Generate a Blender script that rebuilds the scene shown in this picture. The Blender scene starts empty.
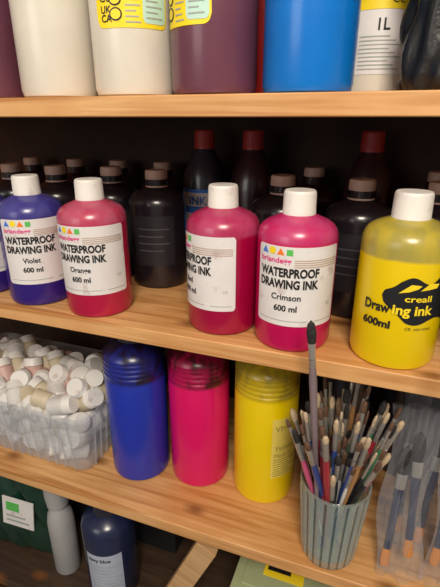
import bpy, math, random
from mathutils import Vector, Matrix
random.seed(7)
ZC=1.45
TOP=ZC+.020; MID=ZC-.228; LOW=ZC-.523; BOT=ZC-.81
TH=.019
FY=.403; BY=.715
sc=bpy.context.scene
sc.view_settings.view_transform='Standard'
COL=sc.collection

# ---------------------------------------------------------------- materials
def newmat(name):
    m=bpy.data.materials.new(name); m.use_nodes=True
    nt=m.node_tree; b=nt.nodes['Principled BSDF']
    return m,nt,b
def mat(name,c,rough=.4,metal=0.,coat=0.,var=.08,scale=30.,bump=0.,stain=None):
    m,nt,b=newmat(name)
    tc=nt.nodes.new('ShaderNodeTexCoord'); n=nt.nodes.new('ShaderNodeTexNoise')
    n.inputs['Scale'].default_value=scale; n.inputs['Detail'].default_value=4
    nt.links.new(tc.outputs['Object'],n.inputs['Vector'])
    r=nt.nodes.new('ShaderNodeValToRGB')
    r.color_ramp.elements[0].position=.3; r.color_ramp.elements[1].position=.7
    r.color_ramp.elements[0].color=tuple(max(0,x*(1-var)) for x in c)+(1,)
    r.color_ramp.elements[1].color=tuple(min(1,x*(1+var)) for x in c)+(1,)
    nt.links.new(n.outputs['Fac'],r.inputs['Fac'])
    out=r.outputs['Color']
    if stain:
        n2=nt.nodes.new('ShaderNodeTexNoise'); n2.inputs['Scale'].default_value=55; n2.inputs['Detail'].default_value=6
        g=nt.nodes.new('ShaderNodeNewGeometry'); nt.links.new(g.outputs['Position'],n2.inputs['Vector'])
        mr=nt.nodes.new('ShaderNodeMapRange'); mr.inputs['From Min'].default_value=.60; mr.inputs['From Max'].default_value=.70
        mr.inputs['To Max'].default_value=.6
        nt.links.new(n2.outputs['Fac'],mr.inputs['Value'])
        mx=nt.nodes.new('ShaderNodeMix'); mx.data_type='RGBA'
        nt.links.new(mr.outputs[0],mx.inputs['Factor']); nt.links.new(out,mx.inputs['A']); mx.inputs['B'].default_value=tuple(stain)+(1,)
        out=mx.outputs['Result']
    nt.links.new(out,b.inputs['Base Color'])
    b.inputs['Roughness'].default_value=rough; b.inputs['Metallic'].default_value=metal
    b.inputs['Coat Weight'].default_value=coat; b.inputs['Coat Roughness'].default_value=.15
    if bump>0:
        bp=nt.nodes.new('ShaderNodeBump'); bp.inputs['Strength'].default_value=bump; bp.inputs['Distance'].default_value=.003
        nt.links.new(n.outputs['Fac'],bp.inputs['Height']); nt.links.new(bp.outputs['Normal'],b.inputs['Normal'])
    return m
def inkmat(name,c1,c2,level,soft=.003,rough=.3,streak=.45):
    """contents colour below the fill level, tinted plastic above"""
    m,nt,b=newmat(name)
    tc=nt.nodes.new('ShaderNodeTexCoord'); s=nt.nodes.new('ShaderNodeSeparateXYZ')
    nt.links.new(tc.outputs['Object'],s.inputs[0])
    n=nt.nodes.new('ShaderNodeTexNoise'); n.inputs['Scale'].default_value=60; n.inputs['Detail'].default_value=3
    mp=nt.nodes.new('ShaderNodeMapping'); mp.inputs['Scale'].default_value=(1,1,.35)
    nt.links.new(tc.outputs['Object'],mp.inputs[0]); nt.links.new(mp.outputs[0],n.inputs['Vector'])
    ad=nt.nodes.new('ShaderNodeMath'); ad.operation='MULTIPLY_ADD'; ad.inputs[1].default_value=.004
    nt.links.new(n.outputs['Fac'],ad.inputs[0]); nt.links.new(s.outputs['Z'],ad.inputs[2])
    mr=nt.nodes.new('ShaderNodeMapRange'); mr.inputs['From Min'].default_value=level+.002; mr.inputs['From Max'].default_value=level+soft+.003
    nt.links.new(ad.outputs[0],mr.inputs['Value'])
    st=nt.nodes.new('ShaderNodeMapRange'); st.inputs['From Min'].default_value=.42; st.inputs['From Max'].default_value=.6
    st.inputs['To Min'].default_value=1; st.inputs['To Max'].default_value=streak
    nt.links.new(n.outputs['Fac'],st.inputs['Value'])
    mu=nt.nodes.new('ShaderNodeMath'); mu.operation='MULTIPLY'
    nt.links.new(mr.outputs[0],mu.inputs[0]); nt.links.new(st.outputs[0],mu.inputs[1])
    mx=nt.nodes.new('ShaderNodeMix'); mx.data_type='RGBA'
    mx.inputs['A'].default_value=tuple(c1)+(1,); mx.inputs['B'].default_value=tuple(c2)+(1,)
    nt.links.new(mu.outputs[0],mx.inputs['Factor']); nt.links.new(mx.outputs['Result'],b.inputs['Base Color'])
    b.inputs['Roughness'].default_value=rough; b.inputs['Coat Weight'].default_value=.3; b.inputs['Coat Roughness'].default_value=.18
    return m
def woodmat(name,ca,cb,knot=(.20,.070,.015)):
    m,nt,b=newmat(name)
    tc=nt.nodes.new('ShaderNodeTexCoord')
    mp=nt.nodes.new('ShaderNodeMapping'); mp.inputs['Scale'].default_value=(1.6,30,30)
    nt.links.new(tc.outputs['Object'],mp.inputs['Vector'])
    n=nt.nodes.new('ShaderNodeTexNoise'); n.inputs['Scale'].default_value=2.5; n.inputs['Detail'].default_value=7; n.inputs['Distortion'].default_value=.9
    nt.links.new(mp.outputs[0],n.inputs['Vector'])
    r=nt.nodes.new('ShaderNodeValToRGB')
    e=r.color_ramp.elements; e[0].position=.36; e[1].position=.58
    e[0].color=tuple(ca)+(1,); e[1].color=tuple(cb)+(1,)
    nt.links.new(n.outputs['Fac'],r.inputs['Fac'])
    nb=nt.nodes.new('ShaderNodeTexNoise'); nb.inputs['Scale'].default_value=7; nb.inputs['Detail'].default_value=3
    nt.links.new(tc.outputs['Object'],nb.inputs['Vector'])
    mb=nt.nodes.new('ShaderNodeMapRange'); mb.inputs['From Min'].default_value=.4; mb.inputs['From Max'].default_value=.7; mb.inputs['To Max'].default_value=.6
    nt.links.new(nb.outputs['Fac'],mb.inputs['Value'])
    mxb=nt.nodes.new('ShaderNodeMix'); mxb.data_type='RGBA'; mxb.inputs['B'].default_value=(ca[0]*1.1,ca[1]*.98,ca[2]*.75,1)
    nt.links.new(mb.outputs[0],mxb.inputs['Factor']); nt.links.new(r.outputs['Color'],mxb.inputs['A'])
    # knots: cells of a 2-D voronoi in the board plane
    mp2=nt.nodes.new('ShaderNodeMapping'); mp2.inputs['Scale'].default_value=(6,11,2); mp2.inputs['Location'].default_value=(.35,.62,.1)
    nt.links.new(tc.outputs['Object'],mp2.inputs['Vector'])
    v=nt.nodes.new('ShaderNodeTexVoronoi'); v.voronoi_dimensions='2D'; v.inputs['Scale'].default_value=1.
    nt.links.new(mp2.outputs[0],v.inputs['Vector'])
    mr=nt.nodes.new('ShaderNodeMapRange'); mr.inputs['From Min'].default_value=.03; mr.inputs['From Max'].default_value=.13
    mr.inputs['To Min'].default_value=.8; mr.inputs['To Max'].default_value=0
    nt.links.new(v.outputs['Distance'],mr.inputs['Value'])
    mx=nt.nodes.new('ShaderNodeMix'); mx.data_type='RGBA'
    nt.links.new(mr.outputs[0],mx.inputs['Factor']); nt.links.new(mxb.outputs['Result'],mx.inputs['A'])
    mx.inputs['B'].default_value=tuple(knot)+(1,)
    nt.links.new(mx.outputs['Result'],b.inputs['Base Color'])
    bp=nt.nodes.new('ShaderNodeBump'); bp.inputs['Strength'].default_value=.2; bp.inputs['Distance'].default_value=.001
    nt.links.new(n.outputs['Fac'],bp.inputs['Height']); nt.links.new(bp.outputs['Normal'],b.inputs['Normal'])
    b.inputs['Roughness'].default_value=.5
    return m
def clearmat(name,tint,opac,rough=.15,bump=0.,dif=(.9,.9,.9),edge=.5,scale=60,spec=0.):
    m,nt,b=newmat(name)
    b.inputs['Base Color'].default_value=tuple(dif)+(1,); b.inputs['Roughness'].default_value=rough
    b.inputs['Coat Weight'].default_value=.6; b.inputs['Metallic'].default_value=spec
    t=nt.nodes.new('ShaderNodeBsdfTransparent'); t.inputs[0].default_value=tuple(tint)+(1,)
    mx=nt.nodes.new('ShaderNodeMixShader')
    lw=nt.nodes.new('ShaderNodeLayerWeight'); lw.inputs['Blend'].default_value=.35
    ma=nt.nodes.new('ShaderNodeMath'); ma.operation='MULTIPLY_ADD'; ma.inputs[1].default_value=edge; ma.inputs[2].default_value=opac; ma.use_clamp=True
    nt.links.new(lw.outputs['Facing'],ma.inputs[0]); nt.links.new(ma.outputs[0],mx.inputs[0])
    nt.links.new(t.outputs[0],mx.inputs[1]); nt.links.new(b.outputs[0],mx.inputs[2])
    n=nt.nodes.new('ShaderNodeTexNoise'); n.inputs['Scale'].default_value=scale
    tc=nt.nodes.new('ShaderNodeTexCoord'); nt.links.new(tc.outputs['Object'],n.inputs['Vector'])
    bp=nt.nodes.new('ShaderNodeBump'); bp.inputs['Strength'].default_value=bump; bp.inputs['Distance'].default_value=.004
    nt.links.new(n.outputs['Fac'],bp.inputs['Height']); nt.links.new(bp.outputs['Normal'],b.inputs['Normal'])
    nt.links.new(bp.outputs['Normal'],lw.inputs['Normal'])
    nt.links.new(mx.outputs[0],nt.nodes['Material Output'].inputs[0])
    return m

M={}
M['wood']=woodmat('pine_wood',(.47,.21,.065),(.74,.42,.18))
M['wood2']=woodmat('pine_wood_pale',(.48,.28,.13),(.64,.41,.21))
M['woodshade']=woodmat('shade_darkened_wood',(.04,.023,.014),(.07,.04,.024))  # shade of the bottom level put into the board colour
M['cap']=mat('white_cap_plastic',(.78,.75,.71),.45,var=.03,stain=(.55,.42,.40))
M['capb']=mat('beige_cap_plastic',(.55,.36,.29),.5,var=.06)
M['label']=mat('paper_label_white',(.76,.73,.73),.45,var=.05,scale=25,coat=.1,stain=(.52,.40,.40))
M['black']=mat('printed_black',(.012,.012,.015),.4)
M['pinkp']=mat('printed_pink',(.75,.04,.25),.4)
M['yelp']=mat('printed_yellow',(.92,.68,.02),.4)
M['orgp']=mat('printed_orange',(.9,.2,.02),.4)
M['grnp']=mat('printed_green',(.1,.5,.1),.4)
M['blup']=mat('printed_blue',(.05,.2,.7),.4)
M['tanp']=mat('printed_tan',(.50,.36,.27),.5)
M['grey']=mat('printed_grey',(.35,.38,.36),.5)
M['teal']=mat('printed_pale_teal',(.5,.72,.62),.45)
M['faint']=mat('printed_faint_grey',(.06,.06,.07),.45)
M['white']=mat('white_paint_plastic',(.72,.67,.58),.3,coat=.3,var=.03)
M['purple']=mat('plum_paint_plastic',(.14,.045,.075),.3,coat=.3)
M['blue']=mat('azure_paint_plastic',(.0,.17,.62),.3,coat=.3,var=.04)
M['red']=mat('red_plastic',(.55,.02,.02),.35,coat=.3)
M['darkb']=mat('black_ink_plastic',(.012,.009,.013),.28,coat=.4)
M['maroonb']=mat('maroon_black_plastic',(.030,.010,.014),.3,coat=.4)
M['darkg']=mat('charcoal_plastic',(.02,.020,.036),.3,coat=.4)
M['redcap']=mat('dark_red_cap',(.36,.03,.03),.4)

# ---------------------------------------------------------------- mesh builder
class MB:
    def __init__(s): s.v=[];s.f=[];s.m=[]
    def add(s,vs,fs,mi=0,Mx=None):
        o=len(s.v)
        for p in vs:
            p=Vector(p)
            if Mx is not None: p=Mx@p
            s.v.append(p)
        for f in fs:
            s.f.append(tuple(i+o for i in f)); s.m.append(mi)
    def lathe(s,prof,seg=48,mi=0,ribs=0,Mx=None,sx=1,sy=1):
        vs=[];rings=[]
        for p in prof:
            r,z=p[0],p[1]; amp=p[2] if len(p)>2 else 0
            if r<=1e-7: rings.append([len(vs)]); vs.append((0,0,z)); continue
            ring=[]
            for i in range(seg):
                t=2*math.pi*i/seg; rr=r*(1+amp*math.cos(ribs*t))
                ring.append(len(vs)); vs.append((rr*math.cos(t)*sx,rr*math.sin(t)*sy,z))
            rings.append(ring)
        fs=[]
        for a,b in zip(rings,rings[1:]):
            if len(a)==1 and len(b)==1: continue
            for i in range(seg):
                j=(i+1)%seg
                if len(a)==1: fs.append((a[0],b[j],b[i]))
                elif len(b)==1: fs.append((a[i],a[j],b[0]))
                else: fs.append((a[i],a[j],b[j],b[i]))
        s.add(vs,fs,mi,Mx)
    def box(s,x0,x1,y0,y1,z0,z1,mi=0,Mx=None):
        vs=[(x,y,z) for x in(x0,x1) for y in(y0,y1) for z in(z0,z1)]
        fs=[(0,1,3,2),(4,6,7,5),(0,4,5,1),(2,3,7,6),(0,2,6,4),(1,5,7,3)]
        s.add(vs,fs,mi,Mx)
    def obj(s,name,mats,parent=None,loc=(0,0,0),ang=35,bevel=0,rot=None):
        me=bpy.data.meshes.new(name); me.from_pydata([tuple(p) for p in s.v],[],s.f)
        for m in mats: me.materials.append(m)
        for p,mi in zip(me.polygons,s.m): p.material_index=mi; p.use_smooth=True
        me.set_sharp_from_angle(angle=math.radians(ang)); me.update()
        o=bpy.data.objects.new(name,me); COL.objects.link(o); o.location=loc
        if rot: o.rotation_euler=rot
        if parent: o.parent=parent
        if bevel:
            b=o.modifiers.new('bevel','BEVEL'); b.width=bevel; b.segments=2; b.limit_method='ANGLE'
        return o
def empty(name,loc,rot=(0,0,0)):
    e=bpy.data.objects.new(name,None); e.empty_display_size=.02; COL.objects.link(e); e.location=loc; e.rotation_euler=rot; return e

_tc={}
def text_geo(txt,bold=.0):
    k=(txt,bold)
    if k in _tc: return _tc[k]
    cu=bpy.data.curves.new('t','FONT'); cu.body=txt; cu.size=1; cu.offset=bold; cu.resolution_u=3
    o=bpy.data.objects.new('t',cu); COL.objects.link(o)
    dg=bpy.context.evaluated_depsgraph_get(); dg.update()
    me=bpy.data.meshes.new_from_object(o.evaluated_get(dg))
    vs=[(v.co.x,v.co.y) for v in me.vertices]; fs=[tuple(p.vertices) for p in me.polygons]
    bpy.data.objects.remove(o); bpy.data.curves.remove(cu); bpy.data.meshes.remove(me)
    x0=min(v[0] for v in vs); x1=max(v[0] for v in vs)
    _tc[k]=([(x-x0,y) for x,y in vs],fs,x1-x0)
    return _tc[k]
class Wrap:
    """prints flat artwork on a cylinder of radius r centred at angle th"""
    def __init__(s,mb,r,th): s.mb=mb;s.r=r;s.th=th
    def P(s,u,v,d):
        t=s.th+u/s.r; q=s.r+d
        return (q*math.cos(t),q*math.sin(t),v)
    def patch(s,u0,u1,v0,v1,mi,d=.0004,n=20,rc=0.):
        vs=[];fs=[]
        for i in range(n+1):
            u=u0+(u1-u0)*i/n; c=0
            if rc:
                e=min(u-u0,u1-u)
                if e<rc: c=rc-math.sqrt(max(0,rc*rc-(rc-e)**2))
            vs+= [s.P(u,v0+c,d),s.P(u,v1-c,d)]
        for i in range(n): fs.append((2*i,2*i+2,2*i+3,2*i+1))
        s.mb.add(vs,fs,mi)
    def poly(s,pts,mi,d=.0008):
        s.mb.add([s.P(u,v,d) for u,v in pts],[tuple(range(len(pts)))],mi)
    def text(s,txt,u,v,w=None,h=None,mi=0,d=.0009,bold=.0,align='L'):
        vs,fs,W=text_geo(txt,bold)
        if w is None: w=W*h*1.35
        sx=w/W; sy=(h/.72) if h else sx
        if align=='C': u=u-w/2
        s.mb.add([s.P(u+x*sx,v+y*sy,d) for x,y in vs],fs,mi)
def facing(x,y,off=0):
    return math.atan2(-y,-x)+math.radians(off)

# ---------------------------------------------------------------- room + shelving
def simple_box(name,x0,x1,y0,y1,z0,z1,m,parent=None,bevel=0):
    b=MB(); cx,cy,cz=(x0+x1)/2,(y0+y1)/2,(z0+z1)/2
    b.box(x0-cx,x1-cx,y0-cy,y1-cy,z0-cz,z1-cz); return b.obj(name,[m],parent,(cx,cy,cz),bevel=bevel)
wallm=mat('painted_wall',(.35,.31,.27),.8,scale=6); floorm=mat('floor_lino',(.25,.22,.2),.6,scale=8)
simple_box('floor',-1.3,1.3,-2.2,.85,-.05,0,floorm)
simple_box('wall_back',-1.3,1.3,.75,.85,0,2.5,wallm)
simple_box('wall_left',-1.4,-1.3,-2.2,.85,0,2.5,wallm)
simple_box('ceiling',-1.3,1.3,-2.2,.85,2.5,2.55,mat('ceiling_paint',(.8,.8,.78),.8))
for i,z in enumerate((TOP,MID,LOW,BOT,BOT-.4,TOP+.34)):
    simple_box('shelf_board',-.98,.5,FY,BY,z-TH,z,M['woodshade'] if i in(3,4) else M['wood'],None,.0012)
simple_box('shelf_side_panel',-1.0,-.9805,FY,BY,0,TOP+.34,M['wood'])
simple_box('shelf_side_panel',.5005,.52,FY,BY,0,TOP+.34,M['wood'])
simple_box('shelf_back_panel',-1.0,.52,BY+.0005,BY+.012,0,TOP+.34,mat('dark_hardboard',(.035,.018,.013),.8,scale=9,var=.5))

# ---------------------------------------------------------------- ink bottles
def ink_profile(R,H):
    k=H-.162
    return [(0,.0015),(R*.8,.0015),(R*.86,0),(R*.95,.002),(R,.008),(R,.114+k),(R*.99,.1195+k),(R*.955,.1245+k),(R*.88,.129+k),(R*.75,.1325+k),(R*.58,.1355+k),(.018,.138+k),(.0158,.1395+k),(.0158,.150+k),(0,.150+k)]
def add_cap(p,r,z0,z1,m,ribs=40):
    c=MB(); c.lathe([(0,z0),(r,z0),(r,z0+.003),(r*.975,z0+.004,.016),(r*.95,z1-.003,.016),(r*.93,z1-.001),(r*.88,z1),(0,z1)],120,0,ribs)
    return c.obj('cap',[m],p)
PRINT=['label','black','pinkp','yelp','orgp','grnp','blup','tanp','grey','teal']
def pm(): return [M[k] for k in PRINT]
def ink_bottle(x,y,mt,capm,name=None,off=0,R=.041,H=.162,lab=True,r_cap=.0168):
    p=empty('drawing_ink_bottle',(x,y,MID))
    b=MB(); b.lathe(ink_profile(R,H)); b.obj('body',[mt],p)
    add_cap(p,r_cap,H-.0235,H,capm)
    l=MB()
    if lab:
        th=facing(x,y,off); w=Wrap(l,R,th)
        h=R*math.radians(65)
        w.patch(-h,h,.031,.114,0,n=48,rc=.003)
        for zz in (.094,.0962,.0984,.1006):
            w.patch(-h+.042,h-.003,zz,zz+.0009,7,.0008)
        u=-h+.005
        z=.1055
        w.poly([(u+.001,z),(u+.009,z),(u+.005,z+.007)],6)
        w.poly([(u+.014+.0038*math.cos(a*.5236),z+.0035+.0038*math.sin(a*.5236)) for a in range(12)],3)
        w.poly([(u+.019,z),(u+.027,z),(u+.023,z+.007)],4)
        w.poly([(u+.029,z),(u+.035,z),(u+.035,z+.006),(u+.029,z+.006)],5)
        w.text('briandegg',u,.0975,w=.034,h=.0055,mi=2,bold=.02)
        w.text('WATERPROOF',u,.0838,w=.062,h=.0088,mi=1,bold=.04)
        w.text('DRAWING INK',u,.072,w=.062,h=.0088,mi=1,bold=.04)
        w.text(name,u+.030,.0595,h=.0064,mi=1,bold=.02,align='C')
        w.text('600 ml',u+.030,.0475,h=.0064,mi=1,bold=.03,align='C')
        w.text('CE',h-.014,.052,h=.0035,mi=8)
        w.patch(h-.028,h-.004,.0365,.0372,8,.0008); w.patch(-h+.006,h-.035,.0365,.0372,8,.0008)
        l.obj('label',pm(),p)
    else:
        w=Wrap(l,R,facing(x,y,-12)); w.patch(-.030,.030,.035,.105,0,n=24,rc=.003)
        for k in range(4): w.patch(-.022,.022-(k%2)*.008,.086-k*.010,.088-k*.010,1,.0008,n=10)
        l.obj('label',[mat('label_black',(.018,.016,.020),.45),M['faint']]+pm()[2:],p)
    return p
violet=inkmat('violet_ink',(.030,.012,.20),(.06,.06,.27),.1125)
orange=inkmat('orange_ink',(.46,.008,.055),(.48,.09,.16),.1125)
magenta=inkmat('magenta_ink',(.35,.001,.045),(.46,.05,.14),.110)
crimson=inkmat('crimson_ink',(.52,.0005,.085),(.52,.05,.17),.1135)
ink_bottle(-.524,.452,violet,M['cap'],'Violet',25)
ink_bottle(-.426,.450,violet,M['cap'],'Violet',6)
ink_bottle(-.329,.446,orange,M['cap'],'Orange',-13)
ink_bottle(-.164,.456,magenta,M['cap'],'Red',-46)
ink_bottle(-.079,.446,crimson,M['cap'],'Crimson',5)
dark=M['darkb']
for x,y in ((-.301,.562),(-.122,.560),(-.026,.553),(.060,.556),(-.384,.577),(-.470,.560),(-.556,.562),(.15,.55),(.13,.45)):
    ink_bottle(x,y,dark,M['capb'],'Black',0,R=.0405,lab=False,r_cap=.0158)
for x,y in ((-.345,.667),(-.43,.670),(-.515,.667),(-.61,.668),(-.1,.668),(.065,.665)):
    ink_bottle(x,y,M['maroonb'],M['capb'],'Black',0,R=.04,lab=False,r_cap=.015)
# yellow bottle, different make
yel=inkmat('yellow_ink',(.82,.585,.0),(.36,.30,.06),.108,.002,streak=.75)
p=empty('drawing_ink_bottle',(.0254,.447,MID)); R=.0415
b=MB(); b.lathe(ink_profile(R,.166)); b.obj('body',[yel],p)
add_cap(p,.0178,.1395,.166,M['cap'],48)
l=MB(); w=Wrap(l,R,facing(.0254,.447,8))
N=40; vs=[];fs=[]
for i in range(N+1):
    t=i/N; u=-.020+.074*t
    top=.077+.018*math.sqrt(min(1,t*5))*(1-.15*math.sin(5*t))-.004*math.sin(14*t)*(t<.8)
    bot=.077-.024*math.sqrt(min(1,t*3.2))+.003*math.sin(11*t)
    vs+=[w.P(u,bot,.0005),w.P(u,top,.0005)]
for i in range(N): fs.append((2*i,2*i+2,2*i+3,2*i+1))
l.add(vs,fs,1)
w.poly([(-.006,.081),(.004,.090),(.013,.089),(.010,.086),(.003,.083)],3,.0011)
w.poly([(.012,.084),(.020,.091),(.030,.090),(.028,.086),(.020,.085)],3,.0011)
w.text('creall',.0,.0735,w=.024,h=.006,mi=3,d=.0012,bold=.02)
w.text('Draw',-.036,.0605,w=.025,h=.0095,mi=1,bold=.03)
w.text('ing ink',-.009,.0605,w=.036,h=.0095,mi=3,d=.0012,bold=.03)
w.text('600ml',-.036,.045,w=.027,h=.0075,mi=1,bold=.04)
w.text('CE  non toxic',.004,.045,w=.025,h=.003,mi=1)
l.obj('label',pm(),p)
def tall(x,y,lab):
    p=empty('tall_ink_bottle',(x,y,MID)); b=MB()
    b.lathe([(0,0),(.03,0),(.034,.005),(.034,.13),(.031,.15),(.022,.172),(.0145,.185),(.013,.205),(0,.205)]); b.obj('body',[M['darkg'] if lab else M['maroonb']],p)
    add_cap(p,.0155,.186,.212,M['redcap'],30)
    if lab:
        l=MB(); w=Wrap(l,.034,facing(x,y,-25)); w.patch(-.03,.03,.06,.13,6,n=24); w.patch(-.028,.02,.105,.125,0,.0007)
        w.patch(-.026,.0,.07,.095,0,.0007); w.text('INK',-.01,.108,h=.012,mi=6,bold=.03); l.obj('label',pm(),p)
tall(-.262,.645,True); tall(-.188,.65,False); tall(-.024,.655,False)

# ---------------------------------------------------------------- top shelf: litre paint bottles
def litre(x,y,m,off,style=0,R=.0425,z=TOP,lb=.060,lw=.034):
    p=empty('paint_bottle',(x,y,z)); b=MB()
    b.lathe([(0,.002),(R*.8,.002),(R*.86,0),(R*.96,.002),(R,.008),(R,.165),(R*.96,.178),(R*.8,.19),(R*.5,.2),(.016,.204),(.015,.215),(0,.215)]); b.obj('body',[m],p)
    add_cap(p,.018,.203,.235,M['cap'])
    l=MB(); w=Wrap(l,R,facing(x,y,off)); h=lw
    if style==1:
        w.patch(-h,h,lb,.15,3,n=40,rc=.008)
        w.patch(.010,h-.002,lb+.004,.147,9,.0007,n=20,rc=.004)
        w.text('CE',-h+.005,lb+.021,h=.008,mi=1,bold=.0); w.text('UK',-h+.006,lb+.012,h=.006,mi=1,bold=.02); w.text('CA',-h+.006,lb+.005,h=.006,mi=1,bold=.02)
        for k in range(3):
            q=[(-h+.021+.0062*math.cos(a*.39),lb+.011+.012*k+.0055*math.sin(a*.39)) for a in range(16)]
            w.poly(q,1,.0008); w.poly([(-h+.021+.0048*math.cos(a*.39),lb+.011+.012*k+.0042*math.sin(a*.39)) for a in range(16)],3,.001)
        for k in range(12): w.patch(-h+.030,.008-(k%3)*.002,lb+.004+k*.0045,lb+.0052+k*.0045,8,.0007,n=6)
        for k in range(10): w.patch(.013,h-.006-(k%2)*.005,lb+.008+k*.0045,lb+.0092+k*.0045,8,.001,n=6)
    elif style==2:
        w.patch(-h*.8,h*.8,.02,.12,0,n=24); w.patch(-h*.8,h*.8,.075,.12,3,.0007,n=24); w.text('1L',-.004,.058,h=.010,mi=1,bold=.02)
        w.text('CE',.006,.08,h=.008,mi=1,bold=.0)
        for k in range(9): w.patch(-.02,.02-(k%3)*.006,.024+k*.0035,.0252+k*.0035,8,.0007,n=6)
    if style: l.obj('label',pm(),p)
litre(-.458,.455,M['purple'],-70,1)
litre(-.356,.452,M['white'],0,0,R=.0415)
litre(-.260,.452,M['white'],0,1,lb=.058,lw=.036,R=.0415)
litre(-.172,.452,M['purple'],-50,1,lb=.056,R=.0415)
litre(-.081,.455,M['blue'],14,1,lb=.070,lw=.038,R=.0415)
litre(-.030,.545,M['white'],8,2,R=.040)
litre(-.150,.56,M['red'],180,0)
litre(-.56,.46,M['purple'],0,0)
litre(-.25,.58,M['darkg'],180,0); litre(-.37,.58,M['purple'],180,0)
bb=MB(); vs=[];fs=[];n=64;rows=26
for j in range(rows+1):
    z=.2*j/rows
    for i in range(n):
        t=2*math.pi*i/n
        r=.038+.0022*math.sin(7*t+9*z*8)+.002*math.sin(13*t-50*z)+.0015*math.sin(90*z+3*t)
        if j>rows-7: r*=1-.11*(j-rows+7)
        if j==0: r*=.9
        vs.append((r*math.cos(t),r*math.sin(t),z))
for j in range(rows):
    for i in range(n):
        k=(i+1)%n; fs.append((j*n+i,j*n+k,(j+1)*n+k,(j+1)*n+i))
fs.append(tuple(range(n))[::-1]); fs.append(tuple(rows*n+i for i in range(n)))
bb.add(vs,fs); bb.obj('bag_wrapped_bottle',[mat('black_polythene',(.012,.012,.013),.35,scale=80,bump=.5)],None,(.037,.475,TOP),60)

# ---------------------------------------------------------------- lower shelf jars
def jar(x,y,mt,label=False,R=.045):
    p=empty('paint_jar',(x,y,LOW)); b=MB()
    prof=[(0,.002),(R*.82,.002),(R*.88,0),(R*.97,.003),(R,.010),(R,.172),(R*.985,.174),(R*.985,.176),(R,.178)]
    z=.178
    for k in range(4):
        prof+=[(R,z+.003),(R*.965,z+.0045),(R*.965,z+.006),(R,z+.0075)]; z+=.0075
    prof+=[(R*.97,z+.004),(R*.8,z+.012),(R*.55,z+.018),(.018,z+.02),(.018,z+.026),(0,z+.026)]
    b.lathe(prof); b.obj('body',[mt],p)
    add_cap(p,.021,z+.02,z+.04,M['darkg'])
    if label:
        l=MB(); w=Wrap(l,R,facing(x,y,56)); w.patch(-.034,.036,.050,.150,0,n=24)
        for q in (('Yellow',.098,.008),('Medium',.086,.0065),('VPAC',.130,.009)): w.text(q[0],-.030,q[1],h=q[2],mi=1,bold=.0)
        for k in range(8): w.patch(-.031,.01-(k%3)*.008,.053+k*.004,.0542+k*.004,1,.0007,n=6)
        l.obj('label',[mat('label_yellow_clear',(.80,.64,.12),.4),mat('faded_print',(.32,.26,.06),.5)]+pm()[2:],p)
jar(-.317,.494,inkmat('cobalt_paint',(.012,.032,.40),(.012,.008,.04),.170,.004))
jar(-.223,.516,inkmat('cerise_paint',(.68,.002,.12),(.08,.005,.015),.172,.004))
jar(-.121,.520,inkmat('lemon_paint',(.80,.585,.0),(.40,.30,.03),.176,.004),True)
for x,y in ((-.02,.64),(.08,.64),(-.28,.635),(.19,.60)):
    jar(x,y,M['darkg'],R=.043)

# ---------------------------------------------------------------- basket of small pots
BX0,BX1,BY0,BY1,BH=-.690,-.384,.440,.606,.112
def rrect(x0,x1,y0,y1,r,k=6):
    P=[]
    for cx,cy,a0 in ((x1-r,y1-r,0),(x0+r,y1-r,90),(x0+r,y0+r,180),(x1-r,y0+r,270)):
        for i in range(k+1):
            a=math.radians(a0+90*i/k); P.append((cx+r*math.cos(a),cy+r*math.sin(a)))
    return P
bk=MB(); rings=[]
lev=[(0,-.002),(.003,0),(.030,.003),(.031,.0045),(.034,.0045),(.035,.003),(.075,.007),(.076,.0085),(.079,.0085),(.080,.007),(.100,.0095),(.104,.0145),(.112,.015),(.112,.0125),(.105,.011),(.100,.0082),(.035,.0016),(.003,-.0015)]
vs=[];
for z,o in lev:
    P=rrect(BX0-o,BX1+o,BY0-o,BY1+o,.018); rings.append(len(P)); vs+=[(x,y,z) for x,y in P]
n=rings[0]; fs=[]
for j in range(len(lev)-1):
    for i in range(n):
        k=(i+1)%n; fs.append((j*n+i,j*n+k,(j+1)*n+k,(j+1)*n+i))
fs.append(tuple(range(n))[::-1]); fs.append(tuple((len(lev)-1)*n+i for i in range(n)))
bk.add(vs,fs)
for i in range(16):
    x=BX0+.02+(BX1-BX0-.04)*i/15
    for y,s_ in ((BY0,-1),(BY1,1)):
        bk.add([(x-.001,y+s_*.0,.004),(x+.001,y,.004),(x+.001,y+s_*.003,.004),(x-.001,y+s_*.003,.004),(x-.001,y+s_*.009,.1),(x+.001,y+s_*.009,.1),(x+.001,y+s_*.012,.1),(x-.001,y+s_*.012,.1)],[(0,1,2,3),(4,5,6,7),(0,1,5,4),(1,2,6,5),(2,3,7,6),(3,0,4,7)])
for i in range(9):
    y=BY0+.02+(BY1-BY0-.04)*i/8
    for x,s_ in ((BX0,-1),(BX1,1)):
        bk.add([(x,y-.001,.004),(x,y+.001,.004),(x+s_*.003,y+.001,.004),(x+s_*.003,y-.001,.004),(x+s_*.009,y-.001,.1),(x+s_*.009,y+.001,.1),(x+s_*.012,y+.001,.1),(x+s_*.012,y-.001,.1)],[(0,1,2,3),(4,5,6,7),(0,1,5,4),(1,2,6,5),(2,3,7,6),(3,0,4,7)])
bk.obj('plastic_basket',[clearmat('clear_rigid_plastic',(.95,.96,.98),.07,.15,.05,(.74,.77,.80),.42)],None,(0,0,LOW))
pots=MB()
def pot(Mx,ci):
    r=.0150
    pots.lathe([(0,0),(r*.9,0),(r,.002),(r,.026),(r*.86,.0285),(r*.86,.031)],20,ci,0,Mx)
    pots.lathe([(r*.86,.0290),(r*1.04,.0290),(r*1.04,.0305),(r*1.02,.031,.02),(r*1.0,.041,.02),(r*.93,.0425),(0,.0425)],40,0,20,Mx)
lay=[.018,.044,.070,.092,.108]
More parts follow.
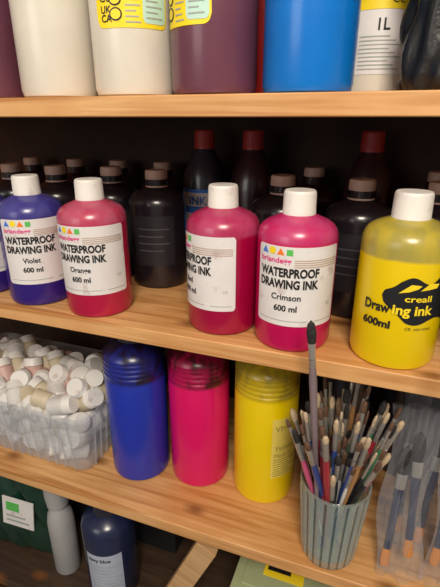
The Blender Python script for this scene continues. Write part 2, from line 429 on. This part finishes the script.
for li,z in enumerate(lay):
    nx=9; ny=5
    for i in range(nx):
        for j in range(ny):
            x=BX0+.022+(BX1-BX0-.044)*(i+.4*(li%2))/(nx-.6); y=BY0+.024+(BY1-BY0-.048)*j/(ny-1)
            if li==4 and (j in(0,) or random.random()<.5): continue
            if li==3 and random.random()<.15: continue
            x+=random.uniform(-.004,.004); y+=random.uniform(-.004,.004)
            ax=Vector((random.uniform(-1,1),random.uniform(-1.1,.6),random.uniform(-.2,1.2))).normalized()
            q=ax.to_track_quat('Z','Y').to_matrix().to_4x4()
            x=min(max(x,BX0+.022),BX1-.022); y=min(max(y,BY0+.022),BY1-.022)
            pot(Matrix.Translation((x,y,z+.002+random.uniform(0,.006)))@q@Matrix.Translation((0,0,-.020)),random.choice([1,1,1,2,3,4]))
pots.obj('pile_of_small_paint_pots',[mat('pot_lid_white',(.78,.76,.74),.4,var=.03,stain=(.5,.38,.35)),mat('pot_body_white',(.66,.65,.64),.35,var=.05),mat('pot_body_pink',(.58,.38,.34),.4),mat('pot_body_grey',(.38,.40,.44),.4),mat('pot_body_cream',(.60,.52,.38),.4)],None,(0,0,LOW))

# ---------------------------------------------------------------- glass tumbler with brushes
TX,TY,GH=-.012,.4385,.119
g=MB(); ro=lambda z:.0330+(.0418-.0330)*z/GH
prof=[(0,0),(.028,0),(.0322,.003)]+[(ro(z),z,.035) for z in (.008,.03,.06,.09,GH-.010)]+[(ro(GH-.004),GH-.004),(ro(GH),GH-.001),(ro(GH)-.0012,GH),(ro(GH)-.0024,GH-.001)]+[(ro(z)-.0036,z) for z in (GH-.010,.06,.012)]+[(.024,.008),(0,.008)]
SEG=160; g.lathe(prof,SEG,0,20)
for k,f in enumerate(g.f):
    c=sum((g.v[i] for i in f),Vector())/len(f)
    if c.z>.005 and c.z<GH-.006 and c.length>.01:
        t=math.atan2(c.y,c.x)
        if math.hypot(c.x,c.y)>ro(c.z)-.0025 and math.cos(20*t)<-.5: g.m[k]=1  # flute valleys take a darker glass copy, shading painted in
g.obj('ribbed_glass_tumbler',[clearmat('ribbed_glass',(.88,.93,.92),.10,.06,.1,(.60,.68,.67),.55,30),clearmat('ribbed_glass_shaded',(.52,.60,.60),.06,.06,.1,(.20,.25,.26),.5,30)],None,(TX,TY,LOW),50)
br=MB()
bm_names=[mat('brush_handle_black',(.015,.015,.02),.3,coat=.4),mat('brush_handle_red',(.42,.02,.04),.3,coat=.4),mat('brush_handle_white',(.75,.73,.7),.35),mat('brush_handle_blue',(.03,.07,.28),.3,coat=.4),mat('brush_handle_wood',(.42,.22,.09),.45),mat('brush_ferrule_metal',(.62,.60,.56),.35,metal=.75),mat('bristle_brown',(.12,.06,.035),.8,scale=200,bump=.6),mat('bristle_pale',(.50,.38,.25),.8,scale=200,bump=.6),mat('bristle_black',(.02,.018,.018),.8,scale=200,bump=.6),mat('brush_handle_pink',(.6,.10,.22),.35),mat('brush_handle_green',(.05,.2,.1),.35),mat('brush_handle_mauve',(.24,.18,.20),.4)]
def brush(p0,p1,hm,bm,r,flat=1.,bl=.02):
    p0=Vector(p0);p1=Vector(p1);L=(p1-p0).length
    q=(p1-p0).to_track_quat('Z','Y').to_matrix().to_4x4()
    Mx=Matrix.Translation(p0)@q@Matrix.Rotation(random.uniform(-.6,.6),4,'Z')
    f0=L-bl-.028; f1=L-bl
    br.lathe([(0,0),(r*.45,.002),(r*.6,L*.2),(r*1.15,f0-.03),(r*1.2,f0-.02),(r*.95,f0)],10,hm,0,Mx)
    br.lathe([(r*.95,f0-.002),(r*1.02,f0),(r*1.0,f0+.006),(r*1.08,f0+.007),(r*1.0,f0+.008)],12,5,0,Mx)
    br.lathe([(r*1.0,f0+.008),(r*.98,f0+.018),(r*.9*flat,f1)],12,5,0,Mx,1,1/flat)
    br.lathe([(r*.9*flat,f1-.001),(r*1.1*flat,f1+bl*.4),(r*.8*flat,f1+bl*.8),(0,L)],12,bm,0,Mx,1,1/flat)
NB=110
for i in range(NB):
    a=2*math.pi*i*.381966; rr=.0325*math.sqrt((i+.5)/NB)
    px,py=rr*math.cos(a),rr*math.sin(a)
    k=random.uniform(-.55,.25)
    bx,by=px*k,py*k
    rb=math.hypot(bx,by)
    if rb>.022: bx*=.022/rb;by*=.022/rb
    L=random.choice([.155,.17,.18,.19,.20,.21,.222,.23])+random.uniform(-.006,.006)
    v=Vector((px-bx+random.uniform(-.003,.003),py-by,.104)).normalized()
    p0=Vector((TX+bx,TY+by,LOW+.0105)); p1=p0+v*L
    brush(p0,p1,random.choice([0,0,0,1,1,2,2,3,3,4,4,9,10,11]),random.choice([6,6,7,7,8,8]),random.choice([.0018,.0022,.0026,.003,.0033]),random.choice([1,1,1.35,1.5]),random.uniform(.010,.020))
brush((TX-.010,TY-.014,LOW+.0105),(-.0478,.366,ZC-.168),11,8,.0034,1.25,.024)
br.obj('paintbrushes',bm_names,None,(0,0,0),50)

# ---------------------------------------------------------------- clear packs of brushes
plast=clearmat('clear_polythene',(.95,.96,.97),.05,.10,1.,(.62,.64,.70),.34,45)
tip=mat('handle_tip_orange_wood',(.62,.24,.05),.45); hand=mat('handle_slate',(.05,.055,.09),.35)
def pack(x0,yb,w,H,lean,seed,rz=0,k=4):
    rnd=random.Random(seed)
    p=empty('brush_pack',(x0,yb,LOW+.001),(-lean,0,rz))
    b=MB()
    for i in range(k):
        cx=w*(i+.5)/k; dz=.006+rnd.uniform(0,.030)
        Mx=Matrix.Translation((cx,0,dz))@Matrix.Rotation(rnd.uniform(-.07,.07),4,'Y')
        b.lathe([(0,0),(.0045,.002),(.0058,.008),(.0054,.018),(.0045,.026)],20,1,0,Mx,1,.45)
        b.lathe([(.0045,.026),(.0042,.06),(.0050,.09),(.0055,.11)],20,0,0,Mx,1,.45)
        b.lathe([(.0055,.11),(.006,.112),(.0065,.130)],20,2,0,Mx,1,.5)
        b.lathe([(.0065,.130),(.008,.145),(.0055,.160),(0,.168)],20,3,0,Mx,1,.45)
    b.obj('brushes',[hand,tip,bm_names[5],bm_names[8]],p)
    s=MB()
    for side in (-1,1):
        vs=[];fs=[];nu,nv=30,60
        for j in range(nv+1):
            for i in range(nu+1):
                u=i/nu; v=j/nv
                e=(1-(2*u-1)**4)
                d=(.0060*e+.0030*math.sin(13*u+seed+7*v)*e+.0026*math.sin(27*v+9*u*side+seed)*e+.0015*math.sin(41*u-33*v)*e)
                vs.append((u*w*(1+.06*math.sin(6*v+seed))-.0+.004*math.sin(9*v+seed),side*max(d,.0002),v*H))
        for j in range(nv):
            for i in range(nu):
                a=j*(nu+1)+i; fs.append((a,a+1,a+nu+2,a+nu+1))
        s.add(vs,fs)
    s.obj('sleeve',[plast],p,ang=80)
pack(.044,.426,.050,.225,.16,1,.10,2)
pack(.101,.434,.055,.235,.17,5,-.05,3)
pack(.058,.475,.075,.245,.14,9,.0,3)

# ---------------------------------------------------------------- bottom level
def navy(x,y,H=.205,R=.046):
    p=empty('navy_paint_bottle',(x,y,BOT)); b=MB()
    b.lathe([(0,0),(R*.92,0),(R,.006),(R,H-.05),(R*.96,H-.042),(R*.8,H-.032),(R*.5,H-.026),(.02,H-.024),(.02,H-.012),(0,H-.012)]); b.obj('body',[mat('navy_plastic',(.012,.020,.065),.3,coat=.4)],p)
    add_cap(p,.022,H-.025,H,M['darkg'])
    l=MB(); w=Wrap(l,R,facing(x,y,-18)); w.patch(-.035,.03,.03,.120,0,n=24)
    for k in range(7): w.patch(-.03,.02-(k%3)*.006,.045+k*.008,.0465+k*.008,8,.0007,n=6)
    w.text('navy blue',-.03,.105,h=.008,mi=1,bold=.02); l.obj('label',[mat('label_bluish',(.44,.49,.62),.4)]+pm()[1:],p)
navy(-.385,.475)
p=empty('white_squeeze_bottle',(-.487,.47,BOT)); b=MB()
b.lathe([(0,0),(.022,0),(.024,.004),(.024,.12),(.021,.14),(.015,.150),(.013,.156),(.013,.160)]); b.lathe([(.013,.158),(.019,.160),(.021,.185),(.021,.215),(.018,.222),(0,.222)]); b.obj('body',[mat('grey_white_plastic',(.38,.38,.39),.4)],p)
p=empty('green_paint_packet',(-.60,.470,BOT),(-.06,math.radians(6),.12)); b=MB()
vs=[];fs=[];nu=30;nv=36
for side in (-1,1):
    o=len(vs)
    for j in range(nv+1):
        for i in range(nu+1):
            u=i/nu*2-1; v=j/nv
            e=max(0,1-u**4)*max(0,1-(2*v-1)**6)
            d=.020*e+.003*math.sin(9*u+13*v)*e+.002*math.sin(23*v-11*u*side)*e
            vs.append((u*.072,side*d,v*.205+.004))
    for j in range(nv):
        for i in range(nu):
            a=o+j*(nu+1)+i; fs.append((a,a+1,a+nu+2,a+nu+1))
b.add(vs,fs); b.obj('pouch',[mat('dark_green_film',(.006,.035,.022),.3,coat=.3,scale=12,var=.5)],p,ang=80)
b=MB(); b.box(-.02,.045,-.0262,-.024,.085,.150,0); b.box(-.012,.036,-.0268,-.0262,.095,.099,1); b.box(-.012,.028,-.0268,-.0262,.106,.110,1); b.box(-.012,.015,-.0268,-.0262,.12,.14,2); b.obj('sticker',[M['label'],M['grey'],M['grnp']],p)
simple_box('dark_filler_box',-.80,-.30,.56,.70,BOT,BOT+.20,mat('black_filler',(.012,.012,.015),.5),None,.004)  # added black box that stands in for the darkness at the back
litre(-.74,.48,M['blue'],0,0,z=BOT)
b=MB()
b.box(-.016,.016,-.010,.010,-.118,.118)
b.obj('timber_brace',[M['wood2']],None,(-.222,.425,(BOT+LOW-TH)/2),rot=(0,math.radians(24),0),bevel=.001)
tub=empty('storage_tub',(-.010,.51,BOT)); b=MB()
b.box(-.125,.125,-.08,.08,0,.155); b.obj('tub',[mat('frosted_tub',(.36,.38,.30),.35)],tub,bevel=.008)
b=MB(); b.box(-.132,.132,-.087,.087,.155,.166); b.box(-.118,.118,-.073,.073,.166,.169); b.obj('lid',[mat('pale_green_lid',(.36,.40,.22),.35)],tub,bevel=.003)
b=MB(); b.box(-.09,-.03,-.05,.0,.1692,.1697,0); b.box(-.085,-.05,-.04,-.03,.1697,.17,1); b.obj('sticker',[M['yelp'],M['black']],tub)

# ---------------------------------------------------------------- light + camera
w=bpy.data.worlds.new('world'); sc.world=w; w.use_nodes=True
w.node_tree.nodes['Background'].inputs[0].default_value=(1,.94,.86,1); w.node_tree.nodes['Background'].inputs[1].default_value=.24
def area(name,loc,tgt,size,power,col):
    d=bpy.data.lights.new(name,'AREA'); d.size=size; d.energy=power; d.color=col
    o=bpy.data.objects.new(name,d); COL.objects.link(o); o.location=loc
    o.rotation_euler=(Vector(tgt)-Vector(loc)).to_track_quat('-Z','Y').to_euler()
area('ceiling_lamp',(.25,-.65,ZC+.85),(-.15,.45,ZC-.25),.45,23.5,(1,.90,.76))
area('left_area_light',(-.9,-1.3,ZC+.3),(-.2,.45,ZC-.3),.8,6,(1,.96,.91))  # weaker, larger area light from the front left
cd=bpy.data.cameras.new('camera'); cd.sensor_fit='VERTICAL'; cd.sensor_height=36; cd.lens=36*443/587; cd.clip_start=.01
co=bpy.data.objects.new('camera',cd); COL.objects.link(co); co.location=(0,0,ZC)
co.rotation_euler=(math.radians(90-21.6),0,math.radians(20.2)); sc.camera=co
